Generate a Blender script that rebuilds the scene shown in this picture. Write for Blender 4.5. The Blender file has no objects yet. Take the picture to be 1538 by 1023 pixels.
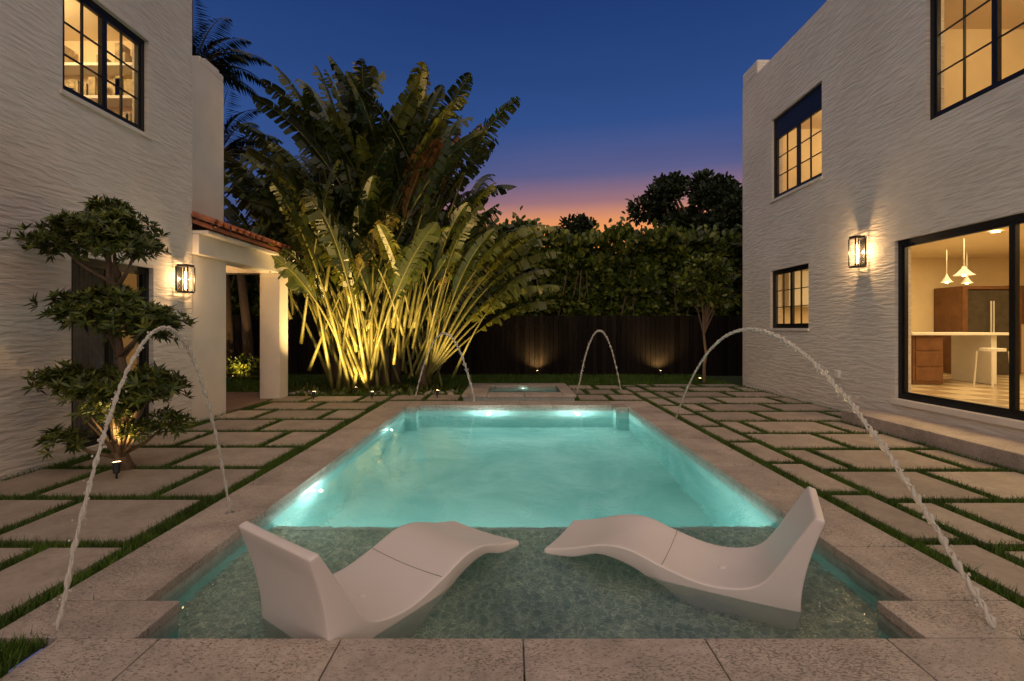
import bpy, math, random
import numpy as np
from mathutils import Vector, noise
random.seed(7); rng=np.random.default_rng(7)
scene=bpy.context.scene
COL=scene.collection

# ---------------------------------------------------------------- helpers
def link(o,parent=None):
    COL.objects.link(o)
    if parent is not None: o.parent=parent
    return o
def empty(name):
    o=bpy.data.objects.new(name,None); o.empty_display_size=0.2
    return link(o)
def mesh(name,verts,faces,mat,parent=None,smooth=False,bevel=0,matidx=None,seg=2):
    me=bpy.data.meshes.new(name); me.from_pydata([tuple(v) for v in verts],[],faces)
    for m in (mat if isinstance(mat,(list,tuple)) else [mat]): me.materials.append(m)
    if matidx: me.polygons.foreach_set('material_index',matidx)
    if smooth: me.polygons.foreach_set('use_smooth',[True]*len(me.polygons))
    me.update()
    o=bpy.data.objects.new(name,me); link(o,parent)
    if bevel:
        b=o.modifiers.new('bevel','BEVEL'); b.width=bevel; b.segments=seg; b.limit_method='ANGLE'; b.angle_limit=math.radians(40)
    return o
def boxgeo(x0,x1,y0,y1,z0,z1,V,F):
    n=len(V)
    V+= [(x0,y0,z0),(x1,y0,z0),(x1,y1,z0),(x0,y1,z0),(x0,y0,z1),(x1,y0,z1),(x1,y1,z1),(x0,y1,z1)]
    F+= [(n,n+3,n+2,n+1),(n+4,n+5,n+6,n+7),(n,n+1,n+5,n+4),(n+1,n+2,n+6,n+5),(n+2,n+3,n+7,n+6),(n+3,n,n+4,n+7)]
def boxes(name,L,mat,parent=None,bevel=0):
    V=[];F=[]
    for b in L: boxgeo(*b,V,F)
    return mesh(name,V,F,mat,parent,bevel=bevel)
def fastmesh(name,V,k,mat,parent=None,smooth=False):
    V=np.asarray(V,dtype=np.float32).reshape(-1,3); n=len(V)//k
    me=bpy.data.meshes.new(name)
    me.vertices.add(len(V)); me.vertices.foreach_set('co',V.ravel())
    me.loops.add(len(V)); me.loops.foreach_set('vertex_index',np.arange(len(V),dtype=np.int32))
    me.polygons.add(n); me.polygons.foreach_set('loop_start',np.arange(0,len(V),k,dtype=np.int32))
    me.materials.append(mat); me.update(calc_edges=True); me.validate()
    o=bpy.data.objects.new(name,me); return link(o,parent)
def unit(a): return a/np.maximum(np.linalg.norm(a,axis=-1,keepdims=True),1e-6)
def leaf_polys(P,D,Nrm,L,W,shape='oval',cup=0.1):
    P=np.asarray(P);D=unit(np.asarray(D));S=unit(np.cross(D,Nrm));N2=np.cross(S,D)
    L=np.asarray(L).reshape(-1,1);W=np.asarray(W).reshape(-1,1)
    if shape=='oval': prof=[(0,0,0),(.3,.42,cup),(.72,.5,cup),(1,0.0,-.05),(.72,-.5,cup),(.3,-.42,cup)]
    else: prof=[(0,0,0),(.45,.5,cup),(1,0,-.1),(.45,-.5,cup)]
    out=[P+D*L*a+S*W*b+N2*L*c for a,b,c in prof]
    return np.stack(out,axis=1).reshape(-1,3),len(prof)
def tube(path,rad,V,F,sides=8,caps=True):
    path=[Vector(p) for p in path]; n0=len(V)
    prev=None
    for i,p in enumerate(path):
        t=(path[min(i+1,len(path)-1)]-path[max(i-1,0)]).normalized()
        if prev is None:
            a=t.cross(Vector((1,0,0)) if abs(t.x)<.9 else Vector((0,1,0))).normalized()
        else: a=(prev-t*prev.dot(t)).normalized()
        prev=a; b=t.cross(a)
        r=rad[i] if hasattr(rad,'__len__') else rad
        for k in range(sides):
            an=2*math.pi*k/sides; V.append(tuple(p+a*math.cos(an)*r+b*math.sin(an)*r))
    for i in range(len(path)-1):
        for k in range(sides):
            k2=(k+1)%sides
            F.append((n0+i*sides+k,n0+i*sides+k2,n0+(i+1)*sides+k2,n0+(i+1)*sides+k))
    if caps:
        F.append(tuple(n0+k for k in range(sides))[::-1]); F.append(tuple(n0+(len(path)-1)*sides+k for k in range(sides)))

# ---------------------------------------------------------------- materials
def newmat(name):
    m=bpy.data.materials.new(name); m.use_nodes=True
    nt=m.node_tree; b=nt.nodes['Principled BSDF']; return m,nt,b
def N(nt,t,**kw):
    n=nt.nodes.new(t)
    for k,v in kw.items(): setattr(n,k,v)
    return n
def coords(nt,scale=(1,1,1)):
    tc=N(nt,'ShaderNodeTexCoord'); mp=N(nt,'ShaderNodeMapping'); mp.inputs['Scale'].default_value=scale
    nt.links.new(tc.outputs['Object'],mp.inputs[0]); return mp.outputs[0]
def noise_n(nt,vec,scale,detail=4,rough=.5,dist=0):
    n=N(nt,'ShaderNodeTexNoise'); n.inputs['Scale'].default_value=scale; n.inputs['Detail'].default_value=detail
    n.inputs['Roughness'].default_value=rough; n.inputs['Distortion'].default_value=dist
    nt.links.new(vec,n.inputs['Vector']); return n.outputs['Fac']
def ramp(nt,fac,stops):
    r=N(nt,'ShaderNodeValToRGB'); e=r.color_ramp.elements
    while len(e)<len(stops): e.new(.5)
    for el,(p,c) in zip(e,stops):
        el.position=p; el.color=(c[0],c[1],c[2],1) if hasattr(c,'__len__') else (c,c,c,1)
    nt.links.new(fac,r.inputs[0]); return r.outputs[0]
def mixc(nt,fac,a,b,mode='MIX'):
    m=N(nt,'ShaderNodeMix',data_type='RGBA',blend_type=mode)
    def s(i,v):
        if isinstance(v,bpy.types.NodeSocket): nt.links.new(v,m.inputs[i])
        elif isinstance(v,(int,float)): m.inputs[i].default_value=v
        else: m.inputs[i].default_value=(v[0],v[1],v[2],1)
    s(0,fac); s(6,a); s(7,b); return m.outputs[2]
def bump(nt,b,h,strength=.5,dist=.02):
    bn=N(nt,'ShaderNodeBump'); bn.inputs['Strength'].default_value=strength; bn.inputs['Distance'].default_value=dist
    nt.links.new(h,bn.inputs['Height']); nt.links.new(bn.outputs[0],b.inputs['Normal']); return bn
def simple(name,col,rough=.6,metal=0,var=.25,scale=8,bmp=0):
    m,nt,b=newmat(name); v=coords(nt); f=noise_n(nt,v,scale,5,.6)
    c=ramp(nt,f,[(.25,[x*(1-var) for x in col]),(.75,[min(1,x*(1+var)) for x in col])])
    nt.links.new(c,b.inputs['Base Color']); b.inputs['Roughness'].default_value=rough; b.inputs['Metallic'].default_value=metal
    if bmp: bump(nt,b,f,bmp,.01)
    return m
def emis(name,col,s):
    m,nt,b=newmat(name); b.inputs['Base Color'].default_value=(.8,.7,.5,1)
    b.inputs['Emission Color'].default_value=(*col,1); b.inputs['Emission Strength'].default_value=s; return m

def stucco_mat():
    m,nt,b=newmat('white_stucco')
    v=coords(nt,(3.6,3.6,23)); f=noise_n(nt,v,1.0,3,.5,.35)
    v2=coords(nt,(1,1,1)); g=noise_n(nt,v2,.7,4,.6); h=noise_n(nt,v2,45,3,.6)
    c=ramp(nt,g,[(.3,(.64,.575,.49)),(.7,(.76,.69,.60))])
    c=mixc(nt,.35,c,ramp(nt,f,[(.3,(.72,.71,.70)),(.6,(1,1,1))]),'MULTIPLY')
    nt.links.new(c,b.inputs['Base Color']); b.inputs['Roughness'].default_value=.85
    r=ramp(nt,f,[(.38,0),(.60,1)])
    a=N(nt,'ShaderNodeMath',operation='MULTIPLY_ADD'); nt.links.new(h,a.inputs[0]); a.inputs[1].default_value=.12; nt.links.new(r,a.inputs[2])
    bump(nt,b,a.outputs[0],.75,.010); return m
M_stucco=stucco_mat()
M_smoothwall=simple('smooth_render',(.70,.635,.55),.85,var=.06,scale=3,bmp=.15)

def travertine(name,base,pits=True,var=.12):
    m,nt,b=newmat(name); v=coords(nt)
    geo=N(nt,'ShaderNodeNewGeometry')
    f=noise_n(nt,v,3,6,.65); f2=noise_n(nt,v,22,5,.7)
    c=ramp(nt,f,[(.3,[x*.75 for x in base]),(.7,[x*1.18 for x in base])])
    c=mixc(nt,.6,c,ramp(nt,f2,[(.3,(.7,.68,.66)),(.6,(1.05,1.04,1.03))]),'MULTIPLY')
    c=mixc(nt,1,c,ramp(nt,geo.outputs['Random Per Island'],[(0,1-var),(1,1+var*.5)]),'MULTIPLY')
    if pits:
        vv=coords(nt,(1,1.9,1)); p=noise_n(nt,vv,58,5,.66,.8); q=noise_n(nt,v,2.3,3,.6)
        th=N(nt,'ShaderNodeMath',operation='MULTIPLY_ADD'); nt.links.new(q,th.inputs[0]); th.inputs[1].default_value=.30; nt.links.new(p,th.inputs[2])
        pr=ramp(nt,th.outputs[0],[(.70,0),(.76,.85)])
        c=mixc(nt,pr,c,[x*.36 for x in base])
        inv=N(nt,'ShaderNodeMath',operation='SUBTRACT'); inv.inputs[0].default_value=1; nt.links.new(pr,inv.inputs[1])
        bump(nt,b,inv.outputs[0],.6,.006)
    else: bump(nt,b,f2,.3,.006)
    nt.links.new(c,b.inputs['Base Color']); b.inputs['Roughness'].default_value=.6 if pits else .7
    return m
M_coping=travertine('travertine_coping',(.44,.365,.31))
M_slab=travertine('paving_slab_stone',(.36,.295,.24),pits=False,var=.22)
M_black=simple('black_metal',(.012,.012,.013),.4,.3,var=.1)
def fence_mat():
    m,nt,b=newmat('dark_stained_wood'); v=coords(nt,(9,9,.8)); f=noise_n(nt,v,4,5,.6)
    geo=N(nt,'ShaderNodeNewGeometry')
    c=ramp(nt,f,[(.3,(.007,.005,.004)),(.7,(.020,.014,.010))])
    c=mixc(nt,1,c,ramp(nt,geo.outputs['Random Per Island'],[(0,.5),(1,1.3)]),'MULTIPLY')
    nt.links.new(c,b.inputs['Base Color']); b.inputs['Roughness'].default_value=.9; b.inputs['Specular IOR Level'].default_value=.15; bump(nt,b,f,.4,.01); return m
M_fence=fence_mat()
def leafmat(name,stops,rough=.45,transl=.15,spec=.4):
    m,nt,b=newmat(name); geo=N(nt,'ShaderNodeNewGeometry')
    c=ramp(nt,geo.outputs['Random Per Island'],stops)
    v=coords(nt); f=noise_n(nt,v,2.2,3,.6)
    c=mixc(nt,1,c,ramp(nt,f,[(.3,(.55,.55,.55)),(.7,(1.3,1.3,1.25))]),'MULTIPLY')
    nt.links.new(c,b.inputs['Base Color']); b.inputs['Roughness'].default_value=rough
    b.inputs['Specular IOR Level'].default_value=spec
    tr=N(nt,'ShaderNodeBsdfTranslucent'); nt.links.new(c,tr.inputs['Color'])
    mx=N(nt,'ShaderNodeMixShader'); mx.inputs[0].default_value=transl
    nt.links.new(b.outputs[0],mx.inputs[1]); nt.links.new(tr.outputs[0],mx.inputs[2])
    nt.links.new(mx.outputs[0],nt.nodes['Material Output'].inputs['Surface']); return m
M_hedge=leafmat('hedge_leaves',[(0,(.025,.042,.006)),(.6,(.085,.115,.012)),(1,(.20,.21,.03))],.38)
M_topiary=leafmat('topiary_leaves',[(0,(.025,.04,.008)),(.6,(.085,.115,.016)),(1,(.20,.21,.035))])
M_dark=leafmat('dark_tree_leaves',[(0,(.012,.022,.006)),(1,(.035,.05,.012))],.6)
M_grass=leafmat('grass_blades',[(0,(.03,.075,.006)),(.6,(.07,.14,.010)),(1,(.13,.19,.025))],.6)
M_bark=simple('bark',(.15,.10,.06),.9,var=.4,scale=25,bmp=.6)
M_stone=simple('river_stone',(.35,.30,.25),.8,var=.3,scale=5,bmp=.2)
def ground_mat():
    m,nt,b=newmat('ground_turf'); v=coords(nt); f=noise_n(nt,v,40,5,.7); g=noise_n(nt,v,.6,3,.5)
    c=ramp(nt,f,[(.3,(.010,.020,.004)),(.7,(.03,.055,.009))])
    c=mixc(nt,.6,c,ramp(nt,g,[(.3,(.6,.6,.5)),(.7,(1.1,1.1,1))]),'MULTIPLY')
    nt.links.new(c,b.inputs['Base Color']); b.inputs['Roughness'].default_value=.95; bump(nt,b,f,.8,.03); return m
M_ground=ground_mat()
def palm_mat():
    m,nt,b=newmat('travellers_palm_blade')
    at=N(nt,'ShaderNodeAttribute'); at.attribute_name='tone'
    c=ramp(nt,at.outputs['Fac'],[(0,(.014,.026,.006)),(.45,(.045,.064,.008)),(.8,(.14,.145,.012)),(.93,(.16,.10,.016)),(1,(.18,.055,.016))])
    geo=N(nt,'ShaderNodeNewGeometry')
    c=mixc(nt,1,c,ramp(nt,geo.outputs['Random Per Island'],[(0,.65),(1,1.25)]),'MULTIPLY')
    v=coords(nt); f=noise_n(nt,v,5,4,.6)
    c=mixc(nt,1,c,ramp(nt,f,[(.3,(.6,.6,.55)),(.7,(1.25,1.2,1.1))]),'MULTIPLY')
    nt.links.new(c,b.inputs['Base Color']); b.inputs['Roughness'].default_value=.42
    tr=N(nt,'ShaderNodeBsdfTranslucent'); nt.links.new(c,tr.inputs['Color'])
    mx=N(nt,'ShaderNodeMixShader'); mx.inputs[0].default_value=.15
    nt.links.new(b.outputs[0],mx.inputs[1]); nt.links.new(tr.outputs[0],mx.inputs[2])
    nt.links.new(mx.outputs[0],nt.nodes['Material Output'].inputs['Surface']); return m
M_palm=palm_mat()
M_stem=simple('palm_stem',(.15,.14,.03),.5,var=.4,scale=6)
M_frond=leafmat('coconut_frond',[(0,(.012,.025,.008)),(1,(.03,.05,.012))],.5)

def water_mat(name,sc=1.0,strength=.22):
    m=bpy.data.materials.new(name); m.use_nodes=True; nt=m.node_tree; nt.nodes.clear()
    out=N(nt,'ShaderNodeOutputMaterial'); g=N(nt,'ShaderNodeBsdfGlass'); g.inputs['IOR'].default_value=1.33
    g.inputs['Color'].default_value=(.89,.97,.965,1); g.inputs['Roughness'].default_value=0.0
    v=coords(nt); a=noise_n(nt,v,4*sc,3,.5,.5)
    w=noise_n(nt,v,13*sc,2,.5,.9)
    tc=N(nt,'ShaderNodeTexCoord'); sp=N(nt,'ShaderNodeSeparateXYZ'); nt.links.new(tc.outputs['Object'],sp.inputs[0])
    mr=N(nt,'ShaderNodeMapRange'); nt.links.new(sp.outputs['Y'],mr.inputs[0]); mr.inputs[1].default_value=2.6; mr.inputs[2].default_value=4.6
    mr.inputs[3].default_value=1.3; mr.inputs[4].default_value=.12
    mu=N(nt,'ShaderNodeMath',operation='MULTIPLY'); nt.links.new(w,mu.inputs[0]); nt.links.new(mr.outputs[0],mu.inputs[1])
    ah=N(nt,'ShaderNodeMath',operation='MULTIPLY'); nt.links.new(a,ah.inputs[0]); ah.inputs[1].default_value=.6
    ad=N(nt,'ShaderNodeMath',operation='MULTIPLY_ADD'); nt.links.new(mu.outputs[0],ad.inputs[0]); ad.inputs[1].default_value=.6; nt.links.new(ah.outputs[0],ad.inputs[2])
    bn=N(nt,'ShaderNodeBump'); bn.inputs['Strength'].default_value=strength; bn.inputs['Distance'].default_value=.06
    nt.links.new(ad.outputs[0],bn.inputs['Height']); nt.links.new(bn.outputs[0],g.inputs['Normal'])
    nt.links.new(g.outputs[0],out.inputs[0]); return m
M_water=water_mat('pool_water')
def plaster_mat():
    m,nt,b=newmat('pool_plaster'); v=coords(nt); f=noise_n(nt,v,.9,4,.6,.8); g=noise_n(nt,v,60,3,.6)
    c=ramp(nt,f,[(.3,(.19,.46,.44)),(.7,(.42,.70,.66))])
    c=mixc(nt,.5,c,ramp(nt,g,[(.35,(.8,.8,.8)),(.6,(1,1,1))]),'MULTIPLY')
    nt.links.new(c,b.inputs['Base Color']); b.inputs['Roughness'].default_value=.7; return m
M_plaster=plaster_mat()
def pebble_caustic_mat():
    m,nt,b=newmat('pebble_painted_caustics'); v=coords(nt)
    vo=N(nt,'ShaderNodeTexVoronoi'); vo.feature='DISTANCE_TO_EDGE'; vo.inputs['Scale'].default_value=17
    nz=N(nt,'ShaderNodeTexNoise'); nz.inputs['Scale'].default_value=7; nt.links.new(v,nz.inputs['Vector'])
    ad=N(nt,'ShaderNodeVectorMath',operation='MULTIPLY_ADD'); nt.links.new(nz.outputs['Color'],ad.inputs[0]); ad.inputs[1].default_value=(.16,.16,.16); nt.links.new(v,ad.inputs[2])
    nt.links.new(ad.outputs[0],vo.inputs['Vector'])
    caustic_web=ramp(nt,vo.outputs['Distance'],[(.0,(.66,.64,.54)),(.06,(.36,.39,.34)),(.3,(.25,.30,.27))])  # pale web lines paint water caustics into the pebble colour
    g=noise_n(nt,v,75,3,.7); caustic_web=mixc(nt,.6,caustic_web,ramp(nt,g,[(.35,(.6,.62,.6)),(.65,(1.2,1.2,1.15))]),'MULTIPLY')
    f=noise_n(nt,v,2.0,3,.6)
    c=mixc(nt,1,caustic_web,ramp(nt,f,[(.3,(.65,.70,.70)),(.7,(1.15,1.15,1.1))]),'MULTIPLY')
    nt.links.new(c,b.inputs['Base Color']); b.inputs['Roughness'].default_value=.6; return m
M_pebble_caustics=pebble_caustic_mat()
M_tile=simple('waterline_tile',(.36,.38,.34),.35,var=.3,scale=18)
def pane_mat():
    m=bpy.data.materials.new('window_glass'); m.use_nodes=True; nt=m.node_tree; nt.nodes.clear()
    out=N(nt,'ShaderNodeOutputMaterial'); t=N(nt,'ShaderNodeBsdfTransparent'); g=N(nt,'ShaderNodeBsdfGlossy'); g.inputs['Roughness'].default_value=.02
    geo=N(nt,'ShaderNodeNewGeometry'); io=N(nt,'ShaderNodeMapRange'); nt.links.new(geo.outputs['Backfacing'],io.inputs[0]); io.inputs[3].default_value=1.45; io.inputs[4].default_value=1/1.45
    f=N(nt,'ShaderNodeFresnel'); nt.links.new(io.outputs[0],f.inputs[0]); mx=N(nt,'ShaderNodeMixShader')
    nt.links.new(f.outputs[0],mx.inputs[0]); nt.links.new(t.outputs[0],mx.inputs[1]); nt.links.new(g.outputs[0],mx.inputs[2]); nt.links.new(mx.outputs[0],out.inputs[0]); return m
M_pane=pane_mat()
def jet_mat():
    m=bpy.data.materials.new('jet_water'); m.use_nodes=True; nt=m.node_tree; nt.nodes.clear()
    out=N(nt,'ShaderNodeOutputMaterial'); g=N(nt,'ShaderNodeBsdfGlass'); g.inputs['IOR'].default_value=1.33; g.inputs['Roughness'].default_value=.05
    d=N(nt,'ShaderNodeBsdfDiffuse'); d.inputs['Color'].default_value=(.85,.79,.70,1)
    mx=N(nt,'ShaderNodeMixShader'); mx.inputs[0].default_value=.38
    nt.links.new(g.outputs[0],mx.inputs[1]); nt.links.new(d.outputs[0],mx.inputs[2]); nt.links.new(mx.outputs[0],out.inputs[0]); return m
M_jet=jet_mat()
M_lounger=simple('white_resin',(.68,.61,.58),.38,var=.04,scale=2)
M_seam=simple('resin_seam',(.22,.20,.19),.7,var=.05)
M_cream=simple('cream_interior',(.75,.62,.42),.8,var=.06,scale=2)
M_wood=simple('cabinet_wood',(.16,.07,.03),.5,var=.3,scale=6)
M_white=simple('white_paint',(.75,.72,.66),.5,var=.05)
M_terra=simple('terracotta',(.36,.12,.05),.8,var=.45,scale=7,bmp=.3)
M_bulb=emis('lamp_bulb',(1,.62,.25),25)
M_poollamp=emis('pool_lamp_lens',(.8,1,.95),6)
def brick_mat(name,c1,c2,mort,sc):
    m,nt,b=newmat(name); v=coords(nt); br=N(nt,'ShaderNodeTexBrick'); br.inputs['Scale'].default_value=sc
    br.inputs['Color1'].default_value=(*c1,1); br.inputs['Color2'].default_value=(*c2,1); br.inputs['Mortar'].default_value=(*mort,1)
    br.inputs['Mortar Size'].default_value=.015; nt.links.new(v,br.inputs['Vector'])
    nt.links.new(br.outputs[0],b.inputs['Base Color']); b.inputs['Roughness'].default_value=.7; return m
M_brick=brick_mat('porch_brick',(.25,.15,.10),(.18,.12,.09),(.08,.07,.06),2.2)
def checker_mat():
    m,nt,b=newmat('kitchen_floor_tile'); v=coords(nt); ch=N(nt,'ShaderNodeTexChecker'); ch.inputs['Scale'].default_value=2
    ch.inputs['Color1'].default_value=(.6,.5,.36,1); ch.inputs['Color2'].default_value=(.36,.27,.17,1)
    nt.links.new(v,ch.inputs['Vector']); nt.links.new(ch.outputs[0],b.inputs['Base Color']); b.inputs['Roughness'].default_value=.25; return m
M_kfloor=checker_mat()

def light(name,kind,loc,energy,col,parent=None,radius=.05,target=None,spot=70,blend=.6,size=1,size_y=None):
    l=bpy.data.lights.new(name,kind); l.energy=energy; l.color=col
    if kind=='AREA':
        l.size=size
        if size_y: l.shape='RECTANGLE'; l.size_y=size_y
    else: l.shadow_soft_size=radius
    if kind=='SPOT': l.spot_size=math.radians(spot); l.spot_blend=blend
    o=bpy.data.objects.new(name,l); o.location=loc
    if target is not None: o.rotation_euler=(Vector(target)-Vector(loc)).to_track_quat('-Z','Y').to_euler()
    return link(o,parent)
WARM=(1,.60,.26)

# ---------------------------------------------------------------- sky / fill light
w=bpy.data.worlds.new('World'); scene.world=w; w.use_nodes=True; nt=w.node_tree; bg=nt.nodes['Background']
tc=N(nt,'ShaderNodeTexCoord'); sp=N(nt,'ShaderNodeSeparateXYZ'); nt.links.new(tc.outputs['Generated'],sp.inputs[0])
cool=ramp(nt,sp.outputs['Z'],[(0,(.09,.09,.18)),(.2,(.060,.090,.235)),(.36,(.030,.078,.255)),(.6,(.011,.037,.155)),(1,(.007,.02,.10))])
warm=ramp(nt,sp.outputs['Z'],[(0,(.95,.33,.08)),(.18,(1.0,.36,.10)),(.215,(.80,.31,.13)),(.25,(.36,.18,.20)),(.30,(.12,.12,.26)),(.39,(.034,.083,.26)),(.6,(.011,.037,.155))])
dt=N(nt,'ShaderNodeVectorMath',operation='DOT_PRODUCT'); nt.links.new(tc.outputs['Generated'],dt.inputs[0]); dt.inputs[1].default_value=(.20,.98,.0)
mr=N(nt,'ShaderNodeMapRange',interpolation_type='SMOOTHSTEP'); nt.links.new(dt.outputs['Value'],mr.inputs[0]); mr.inputs[1].default_value=.84; mr.inputs[2].default_value=.975
c=mixc(nt,mr.outputs[0],cool,warm)
cl=N(nt,'ShaderNodeMapping'); cl.inputs['Scale'].default_value=(2,2,14); nt.links.new(tc.outputs['Generated'],cl.inputs[0])
cf=noise_n(nt,cl.outputs[0],1.2,4,.55); c=mixc(nt,.3,c,ramp(nt,cf,[(.3,(.8,.8,.85)),(.7,(1.12,1.08,1.05))]),'MULTIPLY')
nt.links.new(c,bg.inputs[0]); bg.inputs[1].default_value=1.0
dusk_fill=bpy.data.lights.new('dusk_fill','SUN'); dusk_fill.energy=2.2; dusk_fill.angle=math.radians(110); dusk_fill.color=(1,.77,.53)  # soft warm fill added from behind the camera, no real sun at dusk
so=bpy.data.objects.new('dusk_fill',dusk_fill); so.rotation_euler=Vector((.05,.62,-.78)).to_track_quat('-Z','Y').to_euler(); link(so)

# ---------------------------------------------------------------- camera
cam=bpy.data.cameras.new('camera'); co=bpy.data.objects.new('camera',cam); link(co)
co.location=(0,0,1.4); co.rotation_euler=(math.radians(90),0,0)
cam.sensor_width=36; cam.lens=17.0; cam.shift_y=-18.5/1538; cam.clip_end=2000; cam.clip_start=.05
scene.camera=co
scene.view_settings.view_transform='Standard'; scene.view_settings.look='None'; scene.view_settings.exposure=0

# ---------------------------------------------------------------- ground (sheet with a hole for the pool)
G=-.03; R=600
hx0,hx1,hy0,hy1=-2.1,2.25,2.0,9.0
V=[(-R,-R,G),(R,-R,G),(R,hy0,G),(-R,hy0,G), (-R,hy1,G),(R,hy1,G),(R,R,G),(-R,R,G), (hx0,hy0,G),(hx0,hy1,G),(hx1,hy0,G),(hx1,hy1,G)]
mesh('ground',V,[(0,1,2,3),(4,5,6,7),(3,8,9,4),(10,2,5,11)],M_ground)

# ---------------------------------------------------------------- pool
pool=empty('swimming_pool')
outline=[(-1.72,2.17),(1.89,2.17),(1.89,2.49),(2.08,2.49),(2.08,8.6),(1.85,8.6),(1.85,8.83),(-1.70,8.83),(-1.70,8.6),(-1.91,8.6),(-1.91,2.49),(-1.72,2.49)]
LY=3.87; LZ=-.35; DZ=-1.5
V=[];F=[];MI=[]
n=len(outline)
for i in range(n):
    a=outline[i]; b=outline[(i+1)%n]
    for z0,z1,mi in ((-.2,-.02,1),(DZ-.1,-.2,0)):
        k=len(V); V+=[(a[0],a[1],z0),(b[0],b[1],z0),(b[0],b[1],z1),(a[0],a[1],z1)]; F.append((k+1,k,k+3,k+2)); MI.append(mi)
k=len(V); V+=[(-2,LY,DZ),(2.2,LY,DZ),(2.2,9,DZ),(-2,9,DZ)]; F.append((k,k+1,k+2,k+3)); MI.append(0)
k=len(V); V+=[(-2,LY,DZ),(2.2,LY,DZ),(2.2,LY,LZ-.01),(-2,LY,LZ-.01)]; F.append((k+1,k,k+3,k+2)); MI.append(0)
mesh('basin',V,F,[M_plaster,M_tile],pool,matidx=MI)
boxes('tanning_ledge',[(-2,2.18,2.0,LY+.005,LZ-.04,LZ)],M_pebble_caustics,pool)
boxes('ledge_nosing',[(-1.905,2.075,LY-.05,LY+.012,LZ-.03,LZ+.004)],M_tile,pool)
C=[]; g=.003
def run(y0,y1,step):
    o=[];y=y0
    while y<y1-.05: o.append((y,min(y+step,y1))); y+=step
    return o
for a,b in run(2.49,9.3,.61):
    C.append((-2.38,-1.895,a+g,b-g,-.055,0)); C.append((2.065,2.56,a+g,b-g,-.055,0))
C+= [(-2.38,-1.705,2.19,2.49-g,-.055,0),(1.875,2.56,2.19,2.49-g,-.055,0)]
C+= [(-1.89,-1.685,8.585,9.3-g,-.055,0),(1.835,2.06,8.585,9.3-g,-.055,0)]
xs=[-1.68,-1.06,-.46,.14,.74,1.34,1.83]
for a,b in zip(xs,xs[1:]): C.append((a+g,b-g,8.815,9.3-g,-.055,0))
xs=[-2.05,-1.59,-.77,.05,.87,1.69,2.3]
for a,b in zip(xs,xs[1:]):
    C.append((a+g,b-g,1.35,2.185,-.055,0)); C.append((a+g,b-g,.5,1.342,-.055,0)); C.append((a+g,b-g,-.35,.492,-.055,0)); C.append((a+g,b-g,-2,-.358,-.055,0))
boxes('coping',C,M_coping,pool,bevel=.005)
wz=-.1
mesh('water',[(-1.93,2.15,wz),(2.1,2.15,wz),(2.1,8.85,wz),(-1.93,8.85,wz)],[(0,1,2,3)],M_water)
def pool_lamp(x,y,z,nx,ny,e,r=.03,off=.16,lens=.045):
    V=[];F=[]
    tube([(x,y,z),(x+nx*.03,y+ny*.03,z)],lens,V,F,20)
    mesh('pool_lamp',V,F,M_poollamp,pool)
    light('pool_light','POINT',(x+nx*off,y+ny*off,z),e,(.90,1,.95),pool,radius=r)
pool_lamp(-.42,8.83,-.32,0,-1,28); pool_lamp(1.18,8.83,-.32,0,-1,28)
pool_lamp(-1.91,4.6,-.24,1,0,14,.010,.09,.02); pool_lamp(-1.91,7.3,-.26,1,0,4,.008,.09,.015)
for lx in (-1.1,.1,1.3): pool_lamp(lx,LY,-.75,0,1,16)  # unseen lamps on the ledge riser, added to brighten the deep water

# ---------------------------------------------------------------- hot tub
tub=empty('hot_tub')
x0,x1,y0,y1=-.97,1.24,9.31,11.3; ix0,ix1,iy0,iy1=-.5,1.0,9.7,10.95
boxes('shell',[(x0+.03,ix0,y0+.03,y1-.03,-.1,.06),(ix1,x1-.03,y0+.03,y1-.03,-.1,.06),(ix0,ix1,y0+.03,iy0,-.1,.06),(ix0,ix1,iy1,y1-.03,-.1,.06)],M_tile,tub)
boxes('coping',[(x0,ix0+.01,y0,iy0,.062,.115),(ix0+.018,.24,y0,iy0+.01,.062,.115),(.248,ix1-.018,y0,iy0+.01,.062,.115),(ix1-.01,x1,y0,iy0,.062,.115),
   (x0,ix0+.01,iy0+.008,iy1-.008,.062,.115),(ix1-.01,x1,iy0+.008,iy1-.008,.062,.115),(x0,.13,iy1,y1,.062,.115),(.138,x1,iy1,y1,.062,.115)],M_coping,tub,bevel=.006)
boxes('floor',[(ix0,ix1,iy0,iy1,-.08,-.02)],M_plaster,tub)
mesh('tub_water',[(ix0,iy0,.05),(ix1,iy0,.05),(ix1,iy1,.05),(ix0,iy1,.05)],[(0,1,2,3)],M_water,tub)
light('tub_light','POINT',(.25,10.9,.0),.4,(.78,1,.92),tub,radius=.01)

# ---------------------------------------------------------------- paving slabs
S=[]
def bond(x0,x1,y0,y1,pitch,length,gap,off0,alt=.5):
    y=y0;i=0
    while y<y1-.2:
        ye=min(y+pitch-gap,y1)
        x=x0-(off0+alt*length*(i%2))%length
        while x<x1:
            a=max(x,x0); b=min(x+length-gap,x1)
            if b-a>.12: S.append((a,b,y,ye,-.06,-.001+.002*random.random()))
            x+=length
        y+=pitch;i+=1
gp=.105
bond(-4.66,-2.49,2.33,10.2,.86,1.03,gp,.35)
for a,b in run(2.3,12.0,.93): S.append((2.67,2.99,a,b-gp,-.06,0))
bond(3.09,5.52,2.3,12.1,.84,1.15,gp,.2)
bond(-2.40,-1.05,9.41,10.2,.86,.72,gp,.0)
bond(1.34,2.60,9.41,12.1,.84,.66,gp,.0)
bond(-4.66,-2.15,-2,1.9,.86,1.03,gp,.35); bond(2.42,5.5,-2,1.9,.86,1.03,gp,.1)
S=[s for s in S if not (s[0]>4.9 and s[3]<7.2)]
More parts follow.
